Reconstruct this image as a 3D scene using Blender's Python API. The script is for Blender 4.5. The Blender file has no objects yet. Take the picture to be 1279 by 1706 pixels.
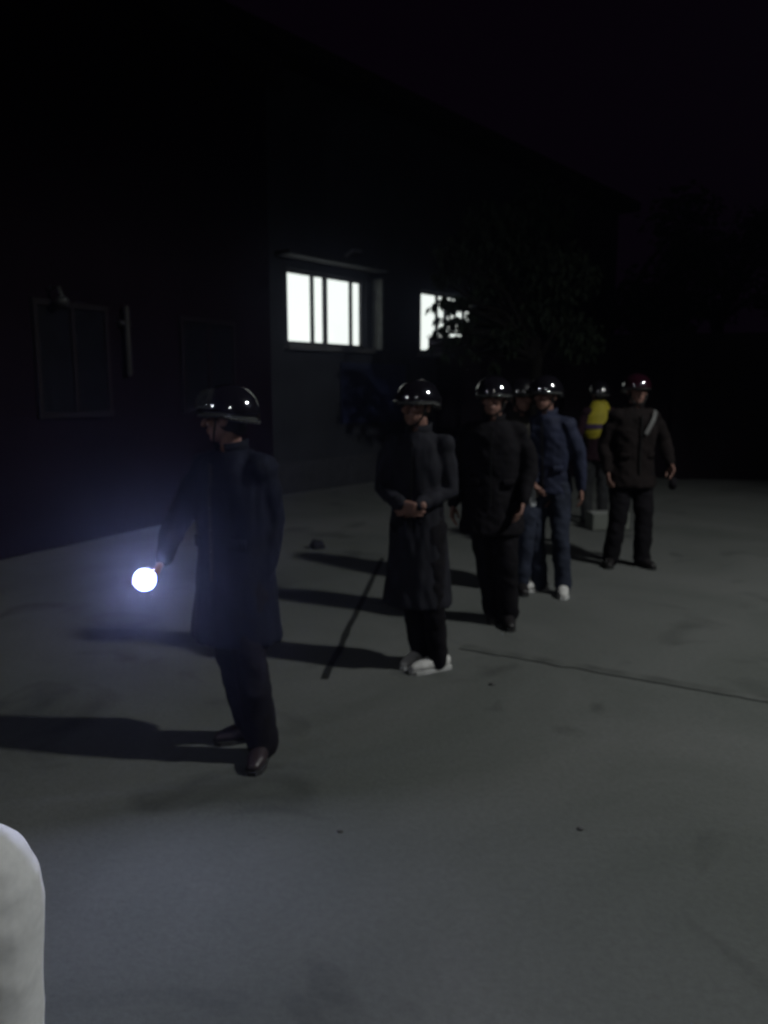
import bpy, bmesh, math, random
from mathutils import Vector, Matrix, noise
random.seed(7)
R = math.radians
scene = bpy.context.scene
COL = scene.collection

# ------------------------------------------------------------------ camera
CAM_Z = 1.60
PITCH = math.atan((853 - 650) / 1284.0)
cam_d = bpy.data.cameras.new('camera')
cam = bpy.data.objects.new('camera', cam_d); COL.objects.link(cam)
cam.location = (0, 0, CAM_Z)
cam.rotation_euler = (R(90) - PITCH, 0, 0)
cam_d.sensor_fit = 'VERTICAL'; cam_d.sensor_height = 36.0
cam_d.lens = 36.0 * 1284.0 / 1706.0
cam_d.clip_start = 0.05; cam_d.clip_end = 500
cam_d.dof.use_dof = True
cam_d.dof.focus_distance = 0.95
cam_d.dof.aperture_fstop = 5.2
scene.camera = cam
HAZE_D = 0.0038

def ray(px, py):
    u = (px - 639.5) / 1284.0; v = (py - 853) / 1284.0
    c, s = math.cos(PITCH), math.sin(PITCH)
    return Vector((u, c - v * s, -s - v * c))
def G(px, py, z=0.0):                       # pixel of the photograph -> point on the ground
    d = ray(px, py); t = (CAM_Z - z) / -d.z
    return Vector((d.x * t, d.y * t, z))
def P(px, py, Y):                           # pixel and depth -> point
    d = ray(px, py); t = Y / d.y
    return Vector((d.x * t, Y, CAM_Z + d.z * t))

# ------------------------------------------------------------------ night sky, exposure
w = bpy.data.worlds.new('World'); scene.world = w; w.use_nodes = True
bg = w.node_tree.nodes['Background']
bg.inputs['Color'].default_value = (0.72, 0.27, 0.92, 1)
bg.inputs['Strength'].default_value = 0.0019
vs = scene.view_settings
vs.view_transform = 'Standard'; vs.look = 'None'; vs.exposure = 0; vs.gamma = 1

# ------------------------------------------------------------------ lamps
def lamp(name, loc, power, color, radius, aim=None):
    l = bpy.data.lights.new(name, 'SPOT' if aim else 'POINT'); l.energy = power; l.color = color
    l.shadow_soft_size = radius
    o = bpy.data.objects.new(name, l); COL.objects.link(o); o.location = loc
    if aim:
        l.spot_size = R(105); l.spot_blend = 0.55
        o.rotation_euler = (Vector(aim) - Vector(loc)).to_track_quat('-Z', 'Y').to_euler()
    return o
lamp('yard_floodlight', (5.4, 2.7, 5.6), 930, (0.97, 1.0, 0.96), 0.16, (2.9, 5.2, 0))      # throws the long shadows to the left
lamp('yard_lamp_behind', (0.9, -7.0, 5.2), 105, (0.95, 1.0, 0.98), 0.16)
lamp('yard_lamp_far_left', (-7.5, -1.5, 4.6), 150, (0.9, 0.95, 1.0), 0.16)

# ------------------------------------------------------------------ materials
MATS = {}
def mat(name, col, rough=0.8, var=0.25, scale=6.0, spec=0.3, bump=0.0, coat=0.0, metal=0.0, emit=None, es=0.0, trans=0.0, detail=4):
    if name in MATS: return MATS[name]
    m = bpy.data.materials.new(name); m.use_nodes = True; nt = m.node_tree
    b = nt.nodes['Principled BSDF']
    tc = nt.nodes.new('ShaderNodeTexCoord')
    nz = nt.nodes.new('ShaderNodeTexNoise'); nz.inputs['Scale'].default_value = scale; nz.inputs['Detail'].default_value = detail
    nt.links.new(tc.outputs['Object'], nz.inputs['Vector'])
    cr = nt.nodes.new('ShaderNodeValToRGB')
    cr.color_ramp.elements[0].position = 0.3; cr.color_ramp.elements[1].position = 0.7
    cr.color_ramp.elements[0].color = (*[c * (1 - var) for c in col], 1)
    cr.color_ramp.elements[1].color = (*[min(1, c * (1 + var)) for c in col], 1)
    nt.links.new(nz.outputs['Fac'], cr.inputs['Fac'])
    nt.links.new(cr.outputs['Color'], b.inputs['Base Color'])
    b.inputs['Roughness'].default_value = rough
    b.inputs['Specular IOR Level'].default_value = spec
    b.inputs['Metallic'].default_value = metal
    b.inputs['Coat Weight'].default_value = coat
    b.inputs['Coat Roughness'].default_value = 0.04
    b.inputs['Transmission Weight'].default_value = trans
    if emit:
        b.inputs['Emission Color'].default_value = (*emit, 1)
        b.inputs['Emission Strength'].default_value = es
    if bump:
        bp = nt.nodes.new('ShaderNodeBump'); bp.inputs['Strength'].default_value = bump
        n2 = nt.nodes.new('ShaderNodeTexNoise'); n2.inputs['Scale'].default_value = scale * 12
        nt.links.new(tc.outputs['Object'], n2.inputs['Vector'])
        nt.links.new(n2.outputs['Fac'], bp.inputs['Height']); nt.links.new(bp.outputs['Normal'], b.inputs['Normal'])
    MATS[name] = m
    return m

def ground_material():
    m = bpy.data.materials.new('worn_concrete'); m.use_nodes = True; nt = m.node_tree; L = nt.links
    b = nt.nodes['Principled BSDF']; b.inputs['Roughness'].default_value = 0.85; b.inputs['Specular IOR Level'].default_value = 0.25
    tc = nt.nodes.new('ShaderNodeTexCoord')
    def nz(s, d=6, r=0.55, dist=0.0):
        n = nt.nodes.new('ShaderNodeTexNoise'); n.inputs['Scale'].default_value = s; n.inputs['Detail'].default_value = d
        n.inputs['Roughness'].default_value = r; n.inputs['Distortion'].default_value = dist
        L.new(tc.outputs['Object'], n.inputs['Vector']); return n
    big = nz(0.55, 5, 0.6, 0.6)
    r1 = nt.nodes.new('ShaderNodeValToRGB')
    r1.color_ramp.elements[0].position = 0.30; r1.color_ramp.elements[0].color = (0.094, 0.103, 0.096, 1)
    r1.color_ramp.elements[1].position = 0.68; r1.color_ramp.elements[1].color = (0.142, 0.147, 0.144, 1)
    L.new(big.outputs['Fac'], r1.inputs['Fac'])
    # oil and damp stains
    st = nz(1.3, 3, 0.5, 1.2)
    r2 = nt.nodes.new('ShaderNodeValToRGB')
    r2.color_ramp.elements[0].position = 0.28; r2.color_ramp.elements[0].color = (0.60, 0.60, 0.60, 1)
    r2.color_ramp.elements[1].position = 0.42; r2.color_ramp.elements[1].color = (1, 1, 1, 1)
    L.new(st.outputs['Fac'], r2.inputs['Fac'])
    mx = nt.nodes.new('ShaderNodeMixRGB'); mx.blend_type = 'MULTIPLY'; mx.inputs[0].default_value = 1
    L.new(r1.outputs['Color'], mx.inputs[1]); L.new(r2.outputs['Color'], mx.inputs[2])
    fine = nz(38, 5, 0.7)
    r3 = nt.nodes.new('ShaderNodeValToRGB')
    r3.color_ramp.elements[0].position = 0.3; r3.color_ramp.elements[0].color = (0.86, 0.86, 0.86, 1)
    r3.color_ramp.elements[1].position = 0.7; r3.color_ramp.elements[1].color = (1.08, 1.08, 1.08, 1)
    L.new(fine.outputs['Fac'], r3.inputs['Fac'])
    m2 = nt.nodes.new('ShaderNodeMixRGB'); m2.blend_type = 'MULTIPLY'; m2.inputs[0].default_value = 1
    L.new(mx.outputs['Color'], m2.inputs[1]); L.new(r3.outputs['Color'], m2.inputs[2])
    L.new(m2.outputs['Color'], b.inputs['Base Color'])
    bp = nt.nodes.new('ShaderNodeBump'); bp.inputs['Strength'].default_value = 0.12; bp.inputs['Distance'].default_value = 0.02
    L.new(nz(60, 4).outputs['Fac'], bp.inputs['Height']); L.new(bp.outputs['Normal'], b.inputs['Normal'])
    return m

# ------------------------------------------------------------------ mesh helpers
def link_mesh(name, bm, material, parent=None, smooth=True):
    me = bpy.data.meshes.new(name); bm.normal_update(); bm.to_mesh(me); bm.free()
    for p in me.polygons: p.use_smooth = smooth
    o = bpy.data.objects.new(name, me); COL.objects.link(o)
    if material: me.materials.append(material)
    if parent: o.parent = parent
    return o
def thing(name, label, cat, loc=(0, 0, 0), rz=0.0, sc=1.0, group=None):
    o = bpy.data.objects.new(name, None); COL.objects.link(o); o.empty_display_size = 0.2
    o.location = loc; o.rotation_euler = (0, 0, rz); o.scale = (sc, sc, sc)
    tag(o, label, cat, group); return o
def tag(o, label, cat, group=None):
    o['label'] = label; o['category'] = cat
    if group: o['group'] = group
    return o
def struct(o):
    o['kind'] = 'structure'; return o

def box(bm, c, s, rot=None, bevel=0.0):
    r = bmesh.ops.create_cube(bm, size=1.0); vs_ = r['verts']
    M = Matrix.Translation(Vector(c)) @ (rot.to_4x4() if rot else Matrix()) @ Matrix.Diagonal((*s, 1))
    bmesh.ops.transform(bm, matrix=M, verts=vs_)
    if bevel:
        es = list({e for v in vs_ for e in v.link_edges})
        bmesh.ops.bevel(bm, geom=es, offset=bevel, segments=2, affect='EDGES')
def ell(bm, c, r, rot=None, u=16, v=10):
    q = bmesh.ops.create_uvsphere(bm, u_segments=u, v_segments=v, radius=1.0)
    M = Matrix.Translation(Vector(c)) @ (rot.to_4x4() if rot else Matrix()) @ Matrix.Diagonal((*r, 1))
    bmesh.ops.transform(bm, matrix=M, verts=q['verts'])
def tube(bm, pts, rads, seg=14, cap=True, ref=Vector((0, 1, 0))):
    """loft of rings along pts; a radius may be (a, b) for an ellipse; round ends"""
    pts = [Vector(p) for p in pts]; rads = [r if isinstance(r, tuple) else (r, r) for r in rads]
    if cap:
        d0 = (pts[0] - pts[1]).normalized(); d1 = (pts[-1] - pts[-2]).normalized()
        a0, a1 = rads[0], rads[-1]; m0, m1 = min(a0), min(a1)
        pre = [(pts[0] + d0 * m0 * k, (a0[0] - m0 + m0 * q, a0[1] - m0 + m0 * q)) for k, q in ((0.97, .25), (0.7, .71))]
        post = [(pts[-1] + d1 * m1 * k, (a1[0] - m1 + m1 * q, a1[1] - m1 + m1 * q)) for k, q in ((0.7, .71), (0.97, .25))]
        pts = [p for p, _ in pre] + pts + [p for p, _ in post]
        rads = [r for _, r in pre] + rads + [r for _, r in post]
    n = len(pts); rings = []
    for i in range(n):
        t = (pts[min(i + 1, n - 1)] - pts[max(i - 1, 0)])
        t = t.normalized() if t.length > 1e-9 else Vector((0, 0, 1))
        f = ref - t * ref.dot(t)
        if f.length < 0.15: f = Vector((0, 0, 1)) - t * t.z
        f.normalize(); s = f.cross(t).normalized()
        rings.append([bm.verts.new(pts[i] + s * rads[i][0] * math.cos(2 * math.pi * k / seg) + f * rads[i][1] * math.sin(2 * math.pi * k / seg)) for k in range(seg)])
    for i in range(n - 1):
        for k in range(seg):
            bm.faces.new((rings[i][k], rings[i][(k + 1) % seg], rings[i + 1][(k + 1) % seg], rings[i + 1][k]))
    bm.faces.new(rings[0][::-1]); bm.faces.new(rings[-1])
def fused(name, bm, material, parent, voxel, smooth=3, folds=None):
    """one continuous surface out of overlapping closed shapes"""
    bmesh.ops.recalc_face_normals(bm, faces=bm.faces)
    me = bpy.data.meshes.new('tmp'); bm.to_mesh(me); bm.free()
    o = bpy.data.objects.new('tmp', me); COL.objects.link(o)
    r = o.modifiers.new('r', 'REMESH'); r.mode = 'VOXEL'; r.voxel_size = voxel
    if smooth:
        s = o.modifiers.new('s', 'SMOOTH'); s.iterations = smooth; s.factor = 0.5
    dg = bpy.context.evaluated_depsgraph_get()
    m2 = bpy.data.meshes.new_from_object(o.evaluated_get(dg))
    bpy.data.objects.remove(o); bpy.data.meshes.remove(me)
    if folds:
        amp, seed = folds[:2]; fx, fz = folds[2:] if len(folds) > 2 else (8, 11)
        ns = [v.normal.copy() for v in m2.vertices]
        for v, nrm in zip(m2.vertices, ns):
            p = v.co
            q = Vector((p.x * fx + seed, p.y * fx, p.z * fz + 4 * p.x))
            a = noise.noise(q) + 0.5 * noise.noise(q * 2.3)
            v.co = p + nrm * amp * a
    m2.name = name; m2.materials.clear(); m2.materials.append(material)
    for p in m2.polygons: p.use_smooth = True
    n = bpy.data.objects.new(name, m2); COL.objects.link(n); n.parent = parent
    return n

# ================================================================== SETTING
bm = bmesh.new()
bmesh.ops.create_grid(bm, x_segments=1, y_segments=1, size=150)
g = struct(link_mesh('ground', bm, ground_material(), smooth=False)); g.location = (0, 60, 0)

def strip(name, pts, width, material, z=0.004):
    bm = bmesh.new(); L_, R_ = [], []
    n = len(pts)
    for i, p in enumerate(pts):
        t = (pts[min(i + 1, n - 1)] - pts[max(i - 1, 0)]).normalized(); s = Vector((-t.y, t.x, 0))
        wd = width * (0.5 + 0.16 * noise.noise(Vector((i * .9, width * 90, 0))))
        L_.append(bm.verts.new((p.x + s.x * wd, p.y + s.y * wd, z))); R_.append(bm.verts.new((p.x - s.x * wd, p.y - s.y * wd, z)))
    for i in range(n - 1): bm.faces.new((R_[i], R_[i + 1], L_[i + 1], L_[i]))
    return struct(link_mesh(name, bm, material, smooth=False))
def wob(a, b, n, amp, seed):
    d = b - a; s = Vector((-d.y, d.x, 0)).normalized()
    return [a + d * (i / n) + s * amp * noise.noise(Vector((i * .35, seed, 0))) for i in range(n + 1)]
joint_m = mat('joint_filler', (0.012, 0.013, 0.012), 0.95)
crack_m = mat('ground_crack', (0.096, 0.101, 0.097), 0.95)
ja, jb = G(544, 1125), G(637, 930)
strip('ground_joint', wob(ja + (ja - jb) * 0.02, jb, 24, 0.012, 1), 0.042, joint_m)
ca, cb = G(770, 1078), G(1279, 1166)
strip('ground_joint', wob(ca, cb + (cb - ca) * 0.4, 50, 0.02, 4), 0.085, crack_m, 0.006)

# ---------------- far lit building (left of centre): wall recedes to the right
WY0 = 12.0
w0 = Vector(((483 - 639.5) / 1284 * WY0 / math.cos(PITCH) * 0.985, WY0, 0))   # foot of window's left edge
wd_ = Vector((0.825, 1.0, 0)).normalized()
wn = Vector((wd_.y, -wd_.x, 0))                          # outward, towards the yard
WANG = math.atan2(wd_.y, wd_.x)
hall = thing('brick_building', 'grey rendered building with two brightly lit windows behind the row of people', 'building', w0, WANG)
# local frame: +x along the wall, -y outward
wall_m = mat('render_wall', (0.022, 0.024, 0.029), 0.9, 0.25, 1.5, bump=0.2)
frame_m = mat('window_frame', (0.05, 0.05, 0.052), 0.5, 0.1)
sill_m = mat('sill_concrete', (0.12, 0.12, 0.12), 0.85, 0.2, 5)
win_m = mat('lit_pane', (0.7, 0.75, 0.72), 0.2, 0.05, 2, emit=(0.93, 1.0, 0.95), es=1.06)
Z0, Z1, WW = 2.30, 3.42, 1.82
X2 = 3.36
def wall_with_holes(xa, xb, holes, zt, th):
    """wall panels butted round the window openings"""
    bm = bmesh.new(); x = xa
    def pan(x0, x1, z0, z1): box(bm, ((x0 + x1) / 2, th / 2, (z0 + z1) / 2), (x1 - x0, th, z1 - z0))
    for h0, h1 in holes:
        pan(x, h0, 0, zt); pan(h0, h1, 0, Z0); pan(h0, h1, Z1, zt); x = h1
    pan(x, xb, 0, zt)
    return bm
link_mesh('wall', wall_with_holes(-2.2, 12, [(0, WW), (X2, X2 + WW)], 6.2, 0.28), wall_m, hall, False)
bm = bmesh.new(); box(bm, (4.9, 2.2, 6.32), (14.6, 5.4, 0.22)); link_mesh('roof', bm, mat('eaves', (0.008, 0.008, 0.008), 0.9), hall, False)
bm = bmesh.new(); box(bm, (4.9, -0.006, 0.25), (14.0, 0.03, 0.5)); link_mesh('plinth', bm, mat('plinth', (0.03, 0.031, 0.036), 0.9), hall, False)
def window(x0, bars):
    fr = bmesh.new(); y = 0.10
    x1 = x0 + WW; t = 0.05
    box(fr, ((x0 + x1) / 2, y, Z0 + t / 2), (WW, .06, t)); box(fr, ((x0 + x1) / 2, y, Z1 - t / 2), (WW, .06, t))
    for xx in (x0 + t / 2, x1 - t / 2): box(fr, (xx, y, (Z0 + Z1) / 2), (t, .058, Z1 - Z0 - 2 * t))
    for bx_, bw in bars: box(fr, (x0 + bx_ * WW, y - .004, (Z0 + Z1) / 2), (bw, .05, Z1 - Z0 - 2 * t))
    f = link_mesh('window', fr, frame_m, hall, False)
    p = bmesh.new(); box(p, ((x0 + x1) / 2, y + .045, (Z0 + Z1) / 2), (WW, .008, Z1 - Z0)); link_mesh('pane', p, win_m, f, False)
    s = bmesh.new(); box(s, ((x0 + x1) / 2, -0.05, Z0 - 0.045), (WW + .2, .16, .08)); link_mesh('sill', s, sill_m, f, False)
    return f
window(0, [(0.34, .05), (0.50, .075), (0.84, .045)])
window(X2, [(0.34, .05), (0.50, .075), (0.84, .045)])
# shutter folded beside the first window and hood with a bracket above it
bm = bmesh.new(); box(bm, (WW + 0.17, -0.12, (Z0 + Z1) / 2), (.05, .22, Z1 - Z0 + .05), bevel=.006)
link_mesh('shutter', bm, mat('shutter_grey', (0.10, 0.105, 0.10), 0.6), hall, False)
bm = bmesh.new(); box(bm, (WW / 2, -.16, Z1 + .17), (WW + .5, .34, .07), bevel=.01)
h_ = link_mesh('window_hood', bm, mat('hood', (0.02, 0.02, 0.02), 0.8), hall, False)
bm = bmesh.new(); tube(bm, [(.95, -.34, Z1 + .25), (1.15, -.30, Z1 + .36), (1.45, -.2, Z1 + .40), (1.5, -.02, Z1 + .40)], [.028] * 4, 8)
link_mesh('bracket', bm, sill_m, h_)
bm = bmesh.new(); box(bm, (2.0, -0.03, 1.55), (1.7, .05, 1.0), bevel=.01)
link_mesh('notice_board', bm, mat('board_blue', (0.012, 0.016, 0.05), 0.6), hall, False)
bm = bmesh.new(); tube(bm, [(-0.55, -.06, 0), (-0.55, -.06, 6.1)], [.045, .045], 10)
link_mesh('drainpipe', bm, mat('pipe', (0.06, 0.06, 0.065), 0.5), hall)

# ---------------- dark building at the left
ca_, cb_ = G(0, 945), P(455, 700, 11.2)
A = Vector((ca_.x - 1.6, ca_.y - 2.6, 0)); B = Vector((cb_.x, cb_.y, 0))
d_ = (B - A); Ln = d_.length; ANG = math.atan2(d_.y, d_.x)
shed = thing('dark_building', 'tall dark maroon building filling the left side behind the torch holder', 'building', A, ANG)
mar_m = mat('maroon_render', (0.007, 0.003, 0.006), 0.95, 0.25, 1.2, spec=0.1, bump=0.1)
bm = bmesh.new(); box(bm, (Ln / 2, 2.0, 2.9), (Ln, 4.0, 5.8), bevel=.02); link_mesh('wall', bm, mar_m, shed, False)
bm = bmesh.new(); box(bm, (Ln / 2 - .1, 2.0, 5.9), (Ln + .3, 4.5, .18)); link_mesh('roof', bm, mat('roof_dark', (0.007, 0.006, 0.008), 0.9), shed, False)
def local_on(px, py_, off=0.0):
    d = ray(px, py_); a = Vector((d.x, d.y)); # intersect with the wall line
    det = a.x * (-d_.y) - a.y * (-d_.x)
    t = (A.x * (-d_.y) - A.y * (-d_.x)) / det
    p = Vector((d.x * t, d.y * t, CAM_Z + d.z * t)); return (p.xy - A.xy).length, p.z
pm = mat('old_pipe', (0.022, 0.02, 0.02), 0.6)
x_, z_ = local_on(203, 570)
bm = bmesh.new(); tube(bm, [(x_, -.09, z_ - .34), (x_, -.09, z_ + .36)], [.035, .03], 10); box(bm, (x_, -.04, z_ + .2), (.14, .09, .05)); link_mesh('pipe_stub', bm, pm, shed)
x_, z_ = local_on(80, 498)
bm = bmesh.new(); tube(bm, [(x_, -.04, z_ + .1), (x_, -.16, z_ + .1), (x_, -.2, z_)], [.02, .02, .02], 8); ell(bm, (x_, -.2, z_ - .03), (.06, .06, .05)); link_mesh('wall_light', bm, mat('enamel', (0.035, 0.035, 0.035), 0.4), shed)
for px, wdt in ((120, .95), (345, 1.05)):
    x_, z_ = local_on(px, 600)
    f = bmesh.new(); zc = 1.9
    for zz in (zc - .55, zc + .55): box(f, (x_, -.02, zz), (wdt, .07, .06))
    for xx in (x_ - wdt / 2 + .03, x_, x_ + wdt / 2 - .03): box(f, (xx, -.021, zc), (.05, .06, 1.04))
    fo = link_mesh('window', f, mat('frame_maroon', (0.006, 0.003, 0.005), 0.6), shed, False)
    p = bmesh.new(); box(p, (x_, -.012, zc), (wdt - .1, .02, 1.03)); link_mesh('pane', p, mat('dark_glass', (0.006, 0.006, 0.008), 0.35), fo, False)

# ---------------- dark boundary wall far right and the trees beyond it
wl = G(1080, 796); wr = G(1400, 803)
A2 = wl + (wl - wr) * 2.2; d2 = wr - A2
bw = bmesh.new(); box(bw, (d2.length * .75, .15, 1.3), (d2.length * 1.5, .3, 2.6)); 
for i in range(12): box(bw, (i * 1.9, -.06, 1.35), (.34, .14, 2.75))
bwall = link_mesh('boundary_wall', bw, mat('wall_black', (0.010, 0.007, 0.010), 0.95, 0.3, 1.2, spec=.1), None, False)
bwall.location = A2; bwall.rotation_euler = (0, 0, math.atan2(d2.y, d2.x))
tag(bwall, 'long dark masonry wall closing the yard at the far right', 'wall')

bark = mat('bark', (0.006, 0.0055, 0.005), 0.95, 0.3, 12, bump=.5, spec=.05)
def leaf_mat(name, c):
    m = mat(name, c, 0.7, 0.35, 3.0, spec=.12); return m
def tree(label, loc, trunk_h, clumps, nleaf, leaf, lm, group, droop=0.6, seed=1, trunk_r=.13):
    rnd = random.Random(seed)
    t = thing('broadleaf_tree', label, 'tree', loc, 0, 1, group)
    bm = bmesh.new(); top = Vector((0.1, 0, trunk_h))
    tube(bm, [(0, 0, -.02), (.03, .02, trunk_h * .5), top], [trunk_r, trunk_r * .8, trunk_r * .6], 10)
    for c, r in clumps:
        c = Vector(c); mid = top.lerp(c, .5) + Vector((rnd.uniform(-.15, .15), rnd.uniform(-.15, .15), rnd.uniform(.0, .2)))
        tube(bm, [top - Vector((0, 0, .1)), mid, c], [trunk_r * .42, trunk_r * .24, .012], 7)
    link_mesh('trunk', bm, bark, t)
    bm = bmesh.new(); tot = sum(r ** 2 for _, r in clumps)
    for c, r in clumps:
        c = Vector(c)
        for _ in range(int(nleaf * r ** 2 / tot)):
            while 1:
                q = Vector((rnd.uniform(-1, 1), rnd.uniform(-1, 1), rnd.uniform(-1, 1)))
                if q.length < 1: break
            q *= (0.55 + 0.45 * rnd.random())
            p = c + Vector((q.x * r, q.y * r, q.z * r * .85))
            L_ = leaf * rnd.uniform(.6, 1.25); W_ = L_ * .36
            d = Vector((rnd.gauss(0, .5), rnd.gauss(0, .5), -droop + rnd.gauss(0, .35))).normalized()
            s = d.cross(Vector((rnd.gauss(0, 1), rnd.gauss(0, 1), rnd.gauss(0, .3)))).normalized()
            n = d.cross(s) * L_ * .08
            v = [bm.verts.new(p), bm.verts.new(p + d * L_ * .4 + s * W_ / 2 - n), bm.verts.new(p + d * L_), bm.verts.new(p + d * L_ * .4 - s * W_ / 2 - n)]
            bm.faces.new((v[0], v[1], v[2])); bm.faces.new((v[0], v[2], v[3]))
    link_mesh('crown', bm, lm, t, False)
    return t
lm1 = leaf_mat('leaves_dark', (0.006, 0.010, 0.005))
lm2 = leaf_mat('leaves_black', (0.006, 0.009, 0.006))
TY = 10.6; tl = Vector((P(880, 700, TY).x, TY, 0))
def tc_(px, py, r, dy=0.0): return (P(px, py, TY + dy) - tl, r)
tree('leafy tree hanging over the right hand lit window', tl, 2.1,
     [tc_(736, 462, .16), tc_(812, 475, .34, .3), tc_(845, 560, .30), tc_(825, 608, .10), tc_(765, 425, .36), tc_(860, 430, .6, .4), tc_(900, 530, .5, .2),
      tc_(930, 460, .6), tc_(960, 560, .42), tc_(820, 380, .5), tc_(900, 350, .55, .3), tc_(722, 508, .06), tc_(738, 498, .08), tc_(729, 530, .05), tc_(722, 553, .06), tc_(739, 548, .09), tc_(719, 577, .04),
      tc_(752, 508, .12), tc_(768, 500, .13), tc_(754, 533, .12), tc_(772, 538, .11), tc_(788, 520, .11), tc_(745, 568, .08), tc_(762, 562, .07), tc_(776, 578, .05), tc_(765, 594, .04), tc_(790, 556, .08), tc_(742, 588, .06), tc_(795, 590, .07)],
     9500, .125, lm1, 'trees behind the people', 1.2, 3)
for i, (px, Y, h, r) in enumerate([(1000, 17.5, 3.0, 1.6), (1180, 18.5, 3.3, 1.9), (1390, 17.5, 3.0, 1.7)]):
    b0 = P(px, 700, Y); rr = random.Random(40 + i)
    cl = [((rr.uniform(-1, 1) * r, rr.uniform(-.8, .8) * r, h + .7 + rr.uniform(-.5, 1.6)), r * rr.uniform(.4, .62)) for _ in range(8)]
    tree(['dark tree beyond the far wall above the person with the pale shoulder strap', 'tall black tree crown above the middle of the far right wall', 'black tree at the right edge beyond the far wall'][i],
         (b0.x, Y, 0), h, cl, 3000, .22, lm2, 'trees behind the people', .3, 50 + i, .2)

# ================================================================== PEOPLE
def ik(sh, wr, up, fo, bend):
    sh, wr = Vector(sh), Vector(wr); d = wr - sh; L = d.length
    if L > up + fo - .005: wr = sh + d.normalized() * (up + fo - .005); d = wr - sh; L = d.length
    a = (up * up - fo * fo + L * L) / (2 * L); h = math.sqrt(max(0, up * up - a * a))
    dn = d.normalized(); b = Vector(bend); b = (b - dn * b.dot(dn)).normalized()
    return sh + dn * a + b * h, wr

def hand(bm, wr, d, n, side, curl=25, grip=False):
    """palm, four unequal bent fingers and a thumb leaving the side of the palm"""
    d = Vector(d).normalized(); n = Vector(n); n = (n - d * n.dot(d)).normalized(); s = d.cross(n).normalized() * side
    rot = Matrix((s, d, n)).transposed()
    tube(bm, [wr - d * .03, wr + d * .012], [(.027, .021), (.029, .02)], 12, ref=n)
    tube(bm, [wr + d * .012, wr + d * .045, wr + d * .088], [(.029, .018), (.040, .0155), (.041, .0135)], 14, ref=n)
    for k, (L, r) in enumerate(((.070, .0092), (.079, .0095), (.073, .009), (.056, .008))):
        b = wr + d * (.088 - .004 * abs(k - 1.2)) + s * (.031 - .0205 * k)
        ang = R(curl * (.8 + .1 * k)); dr = d; pts = [b - d * .02, b]; acc = 0
        for j, f in enumerate((.45, .31, .24)):
            acc += ang * (1.0 if j < 2 else .7)
            dr = d * math.cos(acc) + n * math.sin(acc) + s * (.06 - .04 * k)
            pts.append(pts[-1] + dr.normalized() * L * f)
        tube(bm, pts, [r, r, r * .95, r * .88, r * .74], 9, ref=n)
    b = wr + d * .028 + s * .026
    t1 = (d * .62 + s * .62 + n * .48).normalized(); t2 = (d * .85 + s * .1 + n * (.9 if grip else .35)).normalized()
    tube(bm, [b - s * .012, b + t1 * .036, b + t1 * .036 + t2 * .030, b + t1 * .036 + t2 * .053], [.0135, .0115, .010, .0082], 9, ref=n)

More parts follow.
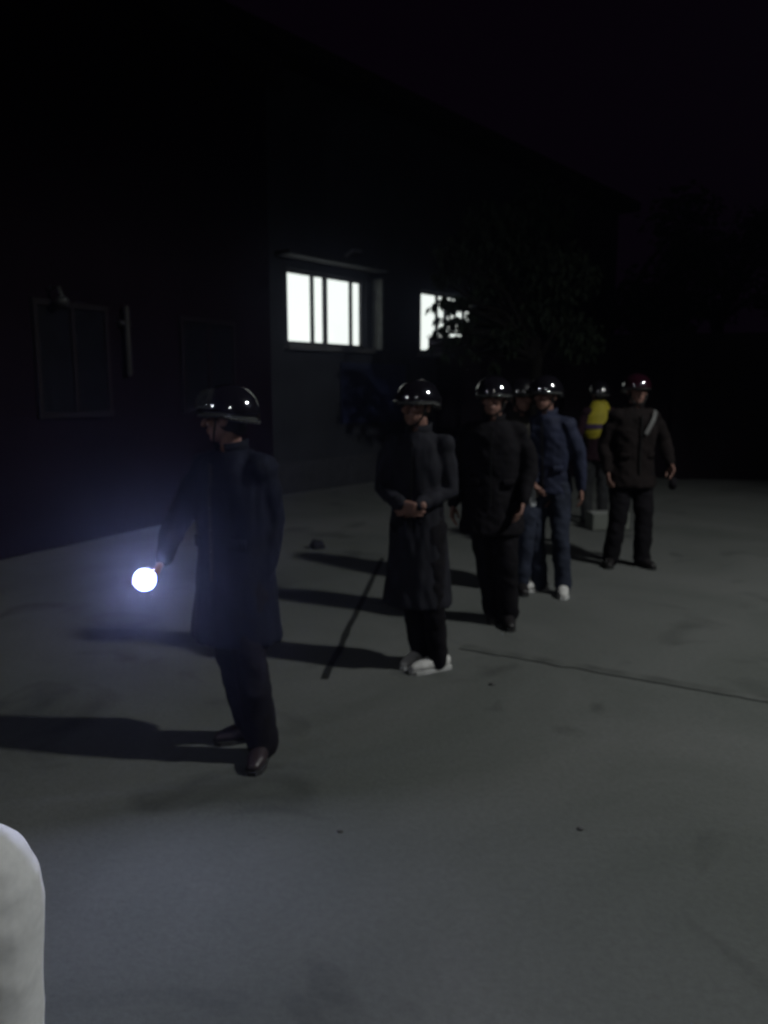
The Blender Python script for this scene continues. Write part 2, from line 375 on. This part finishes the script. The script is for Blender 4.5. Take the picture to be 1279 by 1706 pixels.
skin_m = mat('skin', (0.24, 0.13, 0.105), 0.5, 0.12, 18, spec=.35)
def person(label, loc, rz, sc, wrists, jacket, trousers, shoe, coat_len=.80, feet=None, lean=0.0, head_yaw=0.0, bends=None,
           helmet=(0.008, 0.008, 0.010), palms=None, curl=22, vest=None, seed=1, bulk=1.0, hand_dirs=None, stripe=False, visor_up=False, long_legs=None, group='people in dark clothes and shiny helmets'):
    rnd = random.Random(seed)
    t = thing('person', label, 'person', loc, rz, sc, group)
    sh = {-1: Vector((-.175, .01 - lean, 1.385)), 1: Vector((.175, .01 - lean, 1.385))}
    feet = feet or {-1: (-.105, 0, 8), 1: (.105, 0, -8)}      # ankle x, y, toe-out
    bends = bends or {-1: (-.6, .6, -.3), 1: (.6, .6, -.3)}
    arms, legs = {}, {}
    for s in (-1, 1):
        e, wv = ik(sh[s], wrists[s], .285, .25, bends[s]); arms[s] = (sh[s], e, wv)
        hip = Vector((.092 * s, 0, .87)); ank = Vector((feet[s][0], feet[s][1], .085))
        ll = (ank - hip).length * .5035; k, an = ik(hip, ank, ll, ll, (feet[s][0] * .3, -1, 0)); legs[s] = (hip, k, an)
    hd = Vector((0, -.025 - lean * 1.25, 1.60)); HR = Matrix.Rotation(R(head_yaw), 3, 'Z')
    def H(x, y, z): return hd + HR @ Vector((x, y, z))
    # ---- body: one continuous skin
    bm = bmesh.new()
    tube(bm, [(0, 0, .86), (0, 0, .95), (0, -lean * .3, 1.06), (0, -lean * .6, 1.2), (0, -lean * .9, 1.30), (0, -lean, 1.375)],
         [(.145, .095), (.15, .10), (.128, .09), (.142, .095), (.145, .09), (.085, .05)], 18)
    tube(bm, [(0, .012 - lean, 1.38), H(0, .012, -.07)], [.056, .052], 12)
    ell(bm, H(0, .004, .028), (.074, .093, .098), HR.to_4x4().to_3x3())
    ell(bm, H(0, -.028, -.055), (.056, .060, .058), HR)
    ell(bm, H(0, -.058, -.088), (.026, .024, .022), HR)                 # chin
    tube(bm, [H(0, -.086, .018), H(0, -.102, -.012), H(0, -.110, -.026)], [.009, .012, .015], 8)   # nose
    for s in (-1, 1):
        ell(bm, H(.030 * s, -.078, .030), (.024, .014, .009), HR)       # brow
        ell(bm, H(.040 * s, -.068, -.022), (.020, .016, .018), HR)      # cheek
        ell(bm, H(.078 * s, .008, -.005), (.011, .020, .032), HR)       # ear
    ell(bm, H(0, -.084, -.052), (.024, .012, .0065), HR); ell(bm, H(0, -.082, -.064), (.021, .012, .0075), HR)
    for s in (-1, 1):
        a = arms[s]; tube(bm, [a[0], a[0].lerp(a[1], .5), a[1], a[1].lerp(a[2], .35), a[2]], [.040, .037, .034, .032, .024], 12)
        dr = Vector(hand_dirs[s]) if hand_dirs else (a[2] - a[1])
        pn = Vector(palms[s]) if palms else Vector((-s, -.15, 0))
        hand(bm, a[2], dr, pn, 1 if s == 1 else -1, curl, False) if not (palms and len(palms) > 2) else hand(bm, a[2], dr, pn, 1 if s == 1 else -1, palms[2][s], palms[2][s] > 45)
        l = legs[s]; tube(bm, [l[0], l[0].lerp(l[1], .5), l[1], l[1].lerp(l[2], .3), l[2]], [.082, .068, .052, .054, .036], 12)
        fd = Matrix.Rotation(R(feet[s][2]), 3, 'Z') @ Vector((0, -1, 0))
        tube(bm, [l[2] - fd * .02 - Vector((0, 0, .035)), l[2] + fd * .1 - Vector((0, 0, .048))], [(.03, .03), (.034, .02)], 10, ref=Vector((0, 0, 1)))
    body = fused('body', bm, skin_m, t, .0062, 1)
    for s in (-1, 1):
        eb = bmesh.new(); ell(eb, H(.030 * s, -.0835, .008), (.0135, .009, .0085), HR, 12, 8)
        link_mesh('eye', eb, mat('eye', (.05, .045, .04), .15, .5, 60), body)
    hb = bmesh.new(); ell(hb, H(0, .020, .022), (.0785, .086, .098), HR, 20, 14); ell(hb, H(0, .055, -.035), (.055, .040, .045), HR, 14, 10)
    fused('hair', hb, mat('hair_black', (.010, .009, .009), .55, .3, 40, spec=.3), t, .007, 2, (.003, seed))
    # ---- trousers
    b_ = bulk
    bm = bmesh.new()
    tube(bm, [(0, 0, .845), (0, 0, .93), (0, 0, 1.02)], [(.158, .118), (.165, .122), (.150, .112)], 20)
    for s in (-1, 1):
        l = legs[s]
        tube(bm, [l[0] - Vector((0, 0, -.02)), l[0].lerp(l[1], .45), l[1], l[1].lerp(l[2], .5), l[2] + Vector((0, .0, -.02))],
             [(.098 * b_, .108 * b_), .090 * b_, .073 * b_, .072 * b_, (.070 * b_, .076 * b_)], 16, cap=True)
    fused('trousers', bm, trousers, t, .011, 2, (.011, seed * 3.1))
    # ---- shoes
    for s in (-1, 1):
        l = legs[s]; an = l[2]; fd = Matrix.Rotation(R(feet[s][2]), 3, 'Z'); 
        def F(x, y, z): v = fd @ Vector((x, y, 0)); return (an.x + v.x, an.y + v.y, z)
        bm = bmesh.new(); up = Vector((0, 0, 1))
        tube(bm, [F(0, .055, .052), F(0, .01, .056), F(0, -.06, .052), F(0, -.12, .044), F(0, -.165, .036)], [(.032, .040), (.038, .048), (.044, .042), (.046, .032), (.032, .023)], 16, ref=up)
        tube(bm, [F(0, .015, .05), F(0, .012, .115)], [.044, .042], 14)
        so = fused('shoe', bm, shoe, t, .0075, 2)
        bm = bmesh.new()
        out = [(.034, .075), (.040, .03), (.038, -.04), (.048, -.11), (.040, -.165), (.018, -.192), (-.018, -.192), (-.038, -.165), (-.046, -.11), (-.036, -.04), (-.040, .03), (-.034, .075), (-.015, .09), (.015, .09)]
        lo = [bm.verts.new(F(x, y, .001)) for x, y in out]; hi = [bm.verts.new(F(x, y, .022)) for x, y in out]
        bm.faces.new(lo[::-1]); bm.faces.new(hi)
        for i in range(len(out)): bm.faces.new((lo[i], lo[(i + 1) % len(out)], hi[(i + 1) % len(out)], hi[i]))
        bmesh.ops.recalc_face_normals(bm, faces=bm.faces)
        link_mesh('sole', bm, mat('rubber_sole', (.03, .03, .03), .8) if shoe.name != 'white_shoe' else mat('white_sole', (.5, .5, .5), .7), so, False)
    # ---- jacket or coat
    bm = bmesh.new()
    cl = coat_len; zs, rs = [], []
    zs = [cl, (cl + .98) / 2, 1.02, 1.12, 1.25, 1.36, 1.425, 1.455]
    fl = .012 + max(0, .85 - cl) * .10
    rs = [(.180 + fl, .138 + fl), (.178 + fl * .5, .136 + fl * .5), (.172, .132), (.178, .136), (.190, .138), (.182, .122), (.125, .095), (.082, .080)]
    pts = [(0, -lean * max(0, min(1, (z - .9) / .5)) + .004, z) for z in zs]
    pts = [pts[0] , (0, pts[0][1], cl + .03)] + pts[1:]; rs = [(rs[0][0], rs[0][1]), rs[0]] + rs[1:]
    tube(bm, pts, [(a * b_, c * b_) for a, c in rs], 24, cap=False)
    for s in (-1, 1):
        a = arms[s]; dirn = (a[2] - a[1]).normalized()
        ell(bm, a[0] + Vector((-.012 * s, 0, -.012)), (.072 * b_, .075 * b_, .066))
        tube(bm, [a[0] - Vector((.03 * s, 0, .01)), a[0].lerp(a[1], .45), a[1], a[1].lerp(a[2], .4), a[2] - dirn * .012],
             [.070 * b_, .064 * b_, .058 * b_, .053 * b_, .043], 14)
    jk = fused('jacket' if cl > .6 else 'long_coat', bm, jacket, t, .0115, 2, (.012, seed * 1.7 + 9) + ((10, 10) if cl > .6 else (13, 4)))
    # collar
    bm = bmesh.new(); n = 24; rings = []
    for (r1, r2, z, dy) in ((.083, .078, 1.425, 0), (.080, .076, 1.47, -.004), (.084, .078, 1.505, -.008), (.077, .071, 1.50, -.008), (.072, .068, 1.46, -.004)):
        rings.append([bm.verts.new((r1 * math.sin(a_), -lean + .008 + dy - r2 * math.cos(a_), z - .018 * max(0, math.cos(a_)))) for a_ in [R(14) + k * (2 * math.pi - R(28)) / (n - 1) for k in range(n)]])
    for i in range(4):
        for k in range(n - 1): bm.faces.new((rings[i][k], rings[i][k + 1], rings[i + 1][k + 1], rings[i + 1][k]))
    bmesh.ops.recalc_face_normals(bm, faces=bm.faces)
    link_mesh('collar', bm, jacket, jk)
    # pocket flaps lying on the front
    for s in (-1, 1):
        bm = bmesh.new(); pz = 1.03; ph = R(38) * s
        for k in range(-2, 3):
            q = ph + k * .09; box(bm, (.183 * b_ * math.sin(q), .004 - lean * .25 - .143 * b_ * math.cos(q), pz), (.02, .012, .055), Matrix.Rotation(q, 3, 'Z'), bevel=.003)
        link_mesh('pocket_flap', bm, jacket, jk)
    # front zip
    bm = bmesh.new(); zz = [1.40, 1.3, 1.2, 1.1, 1.0, max(cl, .86)]
    for a_, c_ in zip(zz[:-1], zz[1:]):
        za = (a_ + c_) / 2; ry = .147 * b_ - (.012 if za > 1.33 else 0)
        box(bm, (0, -ry - lean * max(0, min(1, (za - .9) / .5)), za), (.012, .008, a_ - c_ - .002))
    link_mesh('zip', bm, mat('zip_metal', (.03, .03, .03), .35, .1, 30, metal=.6), jk, False)
    if vest:
        bm = bmesh.new()
        tube(bm, [(0, .004 - lean * .3, 1.13), (0, -lean * .6, 1.18), (0, -lean * .8, 1.25), (0, -lean, 1.35), (0, -lean, 1.43)], [(.196 * b_, .156 * b_), (.196 * b_, .158 * b_), (.205 * b_, .158 * b_), (.19 * b_, .14 * b_), (.13, .105)], 22)
        vo = fused('safety_vest', bm, vest, t, .012, 2, (.006, 3))
        bm = bmesh.new()
        for z0 in (1.215,):
            rg = [[bm.verts.new((.216 * b_ * math.sin(q), -lean * .7 - .17 * b_ * math.cos(q), z)) for q in [k * math.pi / 16 for k in range(32)]] for z in (z0 - .028, z0 + .028)]
            for k in range(32): bm.faces.new((rg[0][k], rg[0][(k + 1) % 32], rg[1][(k + 1) % 32], rg[1][k]))
        link_mesh('reflective_band', bm, mat('band_purple', (.05, .03, .07), .5), vo)
    if stripe:
        bm = bmesh.new(); n = 16; pp = []
        for k in range(n):
            f = k / (n - 1); x = .150 - .12 * f; z = 1.425 - .20 * f
            y = -.152 * b_ * math.sqrt(max(.05, 1 - (x / .21) ** 2)) + .03 * max(0, 1 - f * 3) - .012
            pp.append((x, y, z))
        tube(bm, pp, [(.021, .006)] * n, 10)
        link_mesh('shoulder_strap', bm, mat('pale_strap', (.12, .12, .12), .6), t)
    # ---- helmet
    dull = helmet[0] < .006
    hm = mat('helmet_gloss_%d' % int(helmet[0] * 1000), helmet, .22 if dull else .07, .1, 4, spec=.9, coat=1.0); hm.node_tree.nodes['Principled BSDF'].inputs['IOR'].default_value = 1.7 if dull else 2.3
    bm = bmesh.new(); nu, nv = 36, 12; rings = []
    C0 = (0, .012, .035); ra = (.122, .142, .118)
    for j in range(nv + 1):
        th = j / nv * R(100); rings.append([])
        for k in range(nu):
            ph = 2 * math.pi * k / nu; low = 1 + (.18 if math.sin(ph) > .2 else 0) * (j / nv) ** 4
            rr_ = math.sin(th)
            z = ra[2] * math.cos(th) * (1 if th < R(90) else low) - (.03 * max(0, math.sin(ph)) * (j / nv) ** 3)
            rings[-1].append(bm.verts.new(H(C0[0] + ra[0] * rr_ * math.cos(ph), C0[1] + ra[1] * rr_ * math.sin(ph), C0[2] + z)) if j or not k else rings[0][0])
    for j in range(1, nv):
        for k in range(nu): bm.faces.new((rings[j][k], rings[j + 1][k], rings[j + 1][(k + 1) % nu], rings[j][(k + 1) % nu]))
    for k in range(nu): bm.faces.new((rings[0][0], rings[1][k], rings[1][(k + 1) % nu]))
    # rolled rim
    rim = [rings[nv][k].co.copy() for k in range(nu)]
    bmesh.ops.recalc_face_normals(bm, faces=bm.faces)
    hel = link_mesh('helmet', bm, hm, t)
    sm = hel.modifiers.new('shell', 'SOLIDIFY'); sm.thickness = .008; sm.offset = 0
    bm = bmesh.new()
    for k in range(nu): tube(bm, [rim[k], rim[(k + 1) % nu]], [.0065, .0065], 6, cap=False)
    link_mesh('rim', bm, mat('rim_rubber', (.015, .015, .015), .3, spec=.7), hel)
    # peak
    bm = bmesh.new(); ins, outs, lw = [], [], []
    for k in range(15):
        q = R(-62 + k * 124 / 14); ins.append(bm.verts.new(H(.120 * math.sin(q), .012 - .138 * math.cos(q), .042)))
        e = .036 * math.cos(q * 1.35) ** .7 if abs(q * 1.35) < math.pi / 2 else 0.0
        outs.append(bm.verts.new(H((.122 + e * .4) * math.sin(q), .012 - (.142 + e) * math.cos(q), .030)))
    for k in range(14): bm.faces.new((ins[k], ins[k + 1], outs[k + 1], outs[k]))
    bmesh.ops.recalc_face_normals(bm, faces=bm.faces)
    pk = link_mesh('peak', bm, hm, hel); sm = pk.modifiers.new('t', 'SOLIDIFY'); sm.thickness = .004
    # raised clear visor
    vm = mat('clear_visor', (.55, .58, .58), .03, .02, 4, spec=.8, coat=1.0, trans=.96)
    bm = bmesh.new(); rg = []
    for j in range(7):
        th = R(86 - 7.5 * j); rg.append([])
        for k in range(19):
            q = R(-72 + k * 8); o_ = 1.09
            rg[-1].append(bm.verts.new(H(.122 * o_ * math.sin(th) * math.sin(q), .012 - .142 * o_ * math.sin(th) * math.cos(q) - .008, .035 + .118 * o_ * math.cos(th) + .004)))
    for j in range(6):
        for k in range(18): bm.faces.new((rg[j][k], rg[j][k + 1], rg[j + 1][k + 1], rg[j + 1][k]))
    if visor_up:
        vo = link_mesh('visor', bm, vm, hel); sm = vo.modifiers.new('t', 'SOLIDIFY'); sm.thickness = .003
    else: bm.free()
    # chin strap
    bm = bmesh.new()
    tube(bm, [H(.088, -.02, .02), H(.080, -.034, -.05), H(.045, -.052, -.102), H(0, -.060, -.118), H(-.045, -.052, -.102), H(-.080, -.034, -.05), H(-.088, -.02, .02)], [(.007, .003)] * 7, 8)
    link_mesh('chin_strap', bm, mat('strap_black', (.012, .012, .012), .7), hel)
    return t

cl_black = mat('cloth_black', (0.006, 0.005, 0.007), 0.9, .3, 9, spec=.2)
cl_coat = mat('cloth_charcoal', (0.014, 0.014, 0.020), 0.85, .3, 9, spec=.25)
cl_navy = mat('cloth_navy', (0.018, 0.022, 0.048), 0.8, .25, 9, spec=.3)
cl_jean = mat('denim', (0.026, 0.031, 0.050), 0.85, .3, 10, spec=.2)
cl_glow_blue = mat('cloth_glow_tinted', (0.0045, 0.006, 0.015), 0.85, .3, 9, spec=.2)  # blue torch glow on the dark coat, put into the cloth colour
cl_brown = mat('cloth_brown', (0.009, 0.006, 0.006), 0.9, .3, 9, spec=.2)
cl_olive = mat('cloth_olive', (0.034, 0.031, 0.026), 0.9, .3, 9, spec=.2)
cl_maroon = mat('cloth_maroon', (0.014, 0.005, 0.009), 0.9, .3, 9, spec=.2)
cl_grey = mat('cloth_grey', (0.025, 0.026, 0.028), 0.9, .3, 9, spec=.2)
sh_white = mat('white_shoe', (0.62, 0.61, 0.60), 0.6, .08, 10)
sh_black = mat('black_shoe', (0.015, 0.013, 0.014), 0.45, .2, 10, spec=.5)
sh_maroon = mat('maroon_shoe', (0.030, 0.020, 0.024), 0.4, .2, 10, spec=.5)
hivis = mat('hi_vis_yellow', (0.26, 0.22, 0.015), 0.7, .12, 8)

def to_local(p, loc, rz, sc):
    return (Matrix.Rotation(-rz, 3, 'Z') @ (Vector(p) - Vector(loc))) / sc

# torch holder
l1 = G(400, 1238); a1 = R(-30); s1 = .925
TORCH = P(241, 966, 2.97)
aim = (Vector((-.15, 0, 1.15)) - TORCH).normalized()
hdir = Vector((-.45, .25, -.85)); hdir = (hdir - aim * hdir.dot(aim)).normalized(); hn = hdir.cross(aim)
wr_world = TORCH - aim * .15 - hdir * .070 - hn * .034
wl1 = to_local(wr_world, l1, a1, s1)
hd_l = Matrix.Rotation(-a1, 3, 'Z') @ hdir; hn_l = Matrix.Rotation(-a1, 3, 'Z') @ hn; print('reach', (wl1 - Vector((-.175, .01, 1.385))).length)
person('person in a knee length dark coat with painted blue torch glow and maroon shoes holding the lit torch', l1, a1, s1,
       {-1: wl1, 1: (.185, .0, .885)}, cl_glow_blue, cl_black, sh_maroon, coat_len=.55, feet={-1: (.02, .07, -40), 1: (.19, -.06, 24)},
       bends={-1: (-.9, .3, -.4), 1: (-.2, 1, -.2)}, hand_dirs={-1: tuple(hd_l), 1: (-.25, .02, -1)},
       palms={-1: tuple(hn_l), 1: (-1, -.15, 0), 2: {-1: 66, 1: 24}}, seed=2, bulk=1.08, head_yaw=-66, visor_up=True)
# long coat
l2 = G(694, 1108)
person('person in a long charcoal coat with white shoes and hands clasped at the waist', l2, R(-20), .945,
       {-1: (-.045, -.20, 1.04), 1: (.06, -.19, 1.03)}, cl_coat, cl_black, sh_white, coat_len=.40, feet={-1: (.01, .06, -20), 1: (.145, -.03, -45)},
       bends={-1: (-.8, .6, -.5), 1: (.6, .8, -.6)}, hand_dirs={-1: (.95, -.1, -.25), 1: (-.95, -.1, -.2)},
       palms={-1: (0, 1, .1), 1: (0, 1, .1), 2: {-1: 28, 1: 22}}, seed=5, head_yaw=-24, bulk=.92)
# black figure
l3 = G(815, 1036)
person('person all in black between the long coat and the blue jacket', l3, R(-12), .965,
       {-1: (-.27, -.04, .86), 1: (.22, -.14, .90)}, cl_black, cl_black, sh_black, coat_len=.66, feet={-1: (.02, .10, 5), 1: (.13, -.03, 10)},
       seed=8, bulk=1.10, head_yaw=-8, lean=.03)
# olive
l3b = G(858, 985)
person('person in an olive grey jacket half hidden behind the one all in black', l3b, R(4), .965,
       {-1: (-.26, -.02, .86), 1: (.25, -.05, .87)}, cl_olive, cl_jean, sh_black, coat_len=.80, feet={-1: (-.07, .05, 5), 1: (.05, .0, -5)}, seed=11, head_yaw=15, helmet=(0.004, 0.004, 0.005))
# navy jacket
l4 = G(907, 985)
person('person in a navy blue jacket and jeans wearing white shoes', l4, R(-28), .975,
       {-1: (-.055, -.22, .93), 1: (.27, .0, .86)}, cl_navy, cl_jean, sh_white, coat_len=.82, feet={-1: (-.05, .0, -45), 1: (.16, -.02, 14)},
       seed=14, head_yaw=-14, bulk=1.0, lean=.10)
# right
l5 = G(1044, 942)
person('person in dark brown clothes with a pale shoulder strap standing apart at the right', l5, R(8), .995,
       {-1: (-.24, -.02, .88), 1: (.31, -.12, .95)}, cl_brown, cl_black, sh_black, coat_len=.74, feet={-1: (-.15, .03, -30), 1: (.12, -.04, 12)},
       bends={-1: (-.4, .8, -.3), 1: (.6, .7, -.1)}, seed=17, bulk=1.12, stripe=True, helmet=(0.020, 0.004, 0.008))
# hi-vis far
l6 = G(990, 872)
person('person in a yellow safety vest seen between the navy jacket and the brown clothes', l6, R(186), .97,
       {-1: (-.26, -.02, .86), 1: (.25, -.05, .87)}, cl_maroon, cl_grey, sh_black, seed=20, vest=hivis, helmet=(0.004, 0.004, 0.005))
# ================================================================== SMALL THINGS
# lit torch
tr = thing('torch', 'lit hand torch with a blinding blue white beam held by the nearest person', 'torch', TORCH)
tr.rotation_euler = aim.to_track_quat('Z', 'Y').to_euler()
def lathe(bm, prof, seg=28, caps=True):
    rg = [[bm.verts.new((r * math.cos(2 * math.pi * k / seg), r * math.sin(2 * math.pi * k / seg), z)) for k in range(seg)] for r, z in prof]
    for i in range(len(prof) - 1):
        for k in range(seg): bm.faces.new((rg[i][k], rg[i][(k + 1) % seg], rg[i + 1][(k + 1) % seg], rg[i + 1][k]))
    if caps: bm.faces.new(rg[0][::-1]); bm.faces.new(rg[-1]); bmesh.ops.recalc_face_normals(bm, faces=bm.faces)
torch_m = mat('torch_black', (.02, .02, .022), .35, .1, 20, spec=.6)
bm = bmesh.new(); lathe(bm, [(.021, -.25), (.023, -.245), (.0225, -.11), (.030, -.09), (.040, -.05), (.044, -.02), (.044, -.008)]); link_mesh('housing', bm, torch_m, tr)
bm = bmesh.new(); lathe(bm, [(.031, -.007), (.031, .0)]); link_mesh('lens', bm, mat('torch_lens', (.8, .85, 1), .1, .02, 5, emit=(.62, .66, 1.0), es=1500), tr)
bm = bmesh.new(); lathe(bm, [(.032, -.0065), (.044, -.006), (.044, .006), (.032, .008), (.032, -.0065)], caps=False)
link_mesh('glow_bezel', bm, mat('added_bezel_glow', (.3, .35, .6), .3, .05, 5, emit=(.28, .38, 1.0), es=9), tr)  # ring glow added to throw blue light on the holder's clothes
bm = bmesh.new(); box(bm, (0, .0245, -.14), (.014, .008, .03), bevel=.002); link_mesh('switch', bm, mat('switch_red', (.2, .02, .02), .5), tr, False)

# white sack at the left edge
sb = P(-40, 1560, 1.50); sk = thing('sack', 'white woven sack standing on the ground at the lower left edge', 'sack', (sb.x, sb.y, 0), R(10))
topz = P(0, 1366, 1.5).z
bm = bmesh.new()
tube(bm, [(0, 0, .03), (0, 0, .16), (0, 0, .38), (0, 0, topz * .70), (0, 0, topz * .80), (0, 0, topz * .89), (0, 0, topz * .95), (.0, 0, topz * .975)], [(.105, .095), (.118, .105), (.134, .12), (.143, .13), (.137, .124), (.112, .10), (.075, .065), (.045, .04)], 26)
fused('cloth', bm, mat('woven_white', (.88, .88, .89), .75, .05, 60, bump=.25), sk, .009, 3, (.004, 4.4))
bm = bmesh.new(); tube(bm, [(.0, 0, topz * .97), (.0, 0, topz * 1.01), (-.02, 0, topz * 1.05)], [(.03, .028), (.022, .02), (.05, .025)], 14)
link_mesh('tied_neck', bm, MATS['woven_white'], sk)

# small pebbles, each its own stone
for i, (px, py, q) in enumerate([(566, 1386, .009), (966, 1382, .010), (820, 1141, .014)]):
    rk = bmesh.new(); bmesh.ops.create_icosphere(rk, subdivisions=2, radius=1)
    for v in rk.verts:
        v.co *= 1 + .3 * noise.noise(v.co * 1.3 + Vector((i * 5, 1, 2))); v.co = Vector((v.co.x * q * 1.3, v.co.y * q, v.co.z * q * .6 + q * .4))
    ro = link_mesh('stone', rk, mat('pebble', (.10, .10, .10), .9), None, False); ro.location = G(px, py)
    tag(ro, ['tiny dark pebble on the concrete in front of the person in the long coat', 'tiny pebble alone on the concrete at the lower right', 'tiny pebble on the concrete just right of the white shoes of the long coat'][i], 'stone', 'pebbles on the concrete')
# dark clod on the ground
c = G(528, 914); rk = bmesh.new(); bmesh.ops.create_icosphere(rk, subdivisions=3, radius=1)
for v in rk.verts:
    v.co *= 1 + .35 * noise.noise(v.co * 1.4 + Vector((3, 1, 5))); v.co = Vector((v.co.x * .075, v.co.y * .06, max(-.0, v.co.z * .07 + .028)))
ro = link_mesh('stone', rk, mat('dark_stone', (.015, .015, .022), .9), None, False); ro.location = c
tag(ro, 'small dark stone lying on the ground left of the long coat', 'stone')

# pale carton beyond, between the navy jacket and the brown clothes
c = G(997, 872); bxr = thing('carton', 'low pale carton on the ground between the navy jacket and the brown clothes', 'box', (c.x, c.y - .35, 0), R(6))
cm = mat('pale_card', (.15, .16, .145), .8, .1, 6)
bm = bmesh.new(); box(bm, (0, 0, .10), (.44, .26, .19), bevel=.006); co_ = link_mesh('side', bm, cm, bxr, False)
bm = bmesh.new(); box(bm, (0, -.075, .197), (.44, .11, .004), Matrix.Rotation(R(6), 3, 'X')); box(bm, (0, .075, .197), (.44, .11, .004), Matrix.Rotation(R(-6), 3, 'X'))
link_mesh('flap', bm, mat('pale_card_top', (.26, .27, .26), .8, .08, 6), bxr, False)

# white cloth in the hand of the person in the navy jacket
cp = Matrix.Rotation(R(-28), 3, 'Z') @ (Vector((-.04, -.275, .85)) * .975) + l4
bm = bmesh.new()
tube(bm, [(.004, 0, .05), (0, -.004, .02), (-.006, 0, -.02), (-.002, .006, -.07), (.004, .002, -.10)], [(.014, .012), (.02, .014), (.026, .012), (.028, .010), (.020, .008)], 12)
for v in bm.verts: v.co += Vector((.006, .006, 0)) * noise.noise(v.co * 60)
cw = link_mesh('cloth', bm, mat('white_cloth', (.5, .52, .55), .8, .05, 10), None); cw.location = cp
tag(cw, 'small white cloth hanging from the hand of the person in the navy jacket', 'cloth')
# pouch dangling from the right-hand person's hand
hp = Matrix.Rotation(R(8), 3, 'Z') @ (Vector((.318, -.165, .80)) * .995) + l5
pc = thing('pouch', 'small dark pouch dangling from the hand of the person at the right', 'pouch', hp)
bm = bmesh.new(); box(bm, (0, 0, -.02), (.07, .04, .11), bevel=.014); link_mesh('bag', bm, cl_black, pc)
bm = bmesh.new(); tube(bm, [(-.02, 0, .03), (-.012, 0, .10), (0, 0, .13), (.012, 0, .10), (.02, 0, .03)], [.003] * 5, 6); link_mesh('cord', bm, cl_black, pc)
# mist added to give the torch a glare halo: thin, forward scattering air round the whole yard; it glows only where the torch shines through it
bm = bmesh.new(); box(bm, (2, 14, 4.6), (60, 44, 11.4))
hz = link_mesh('added_haze', bm, None, None, False); hz['kind'] = 'stuff'
hmz = bpy.data.materials.new('added_halo_mist'); hmz.use_nodes = True; nt = hmz.node_tree
nt.nodes.remove(nt.nodes['Principled BSDF'])
pv = nt.nodes.new('ShaderNodeVolumePrincipled'); pv.inputs['Density'].default_value = HAZE_D; pv.inputs['Anisotropy'].default_value = 0.91
pv.inputs['Color'].default_value = (.62, .68, 1, 1)  # blue tint given to the added mist to colour the halo
nt.links.new(pv.outputs['Volume'], nt.nodes['Material Output'].inputs['Volume'])
hz.data.materials.append(hmz)
print('verts', sum(len(o.data.vertices) for o in bpy.data.objects if o.type == 'MESH'))
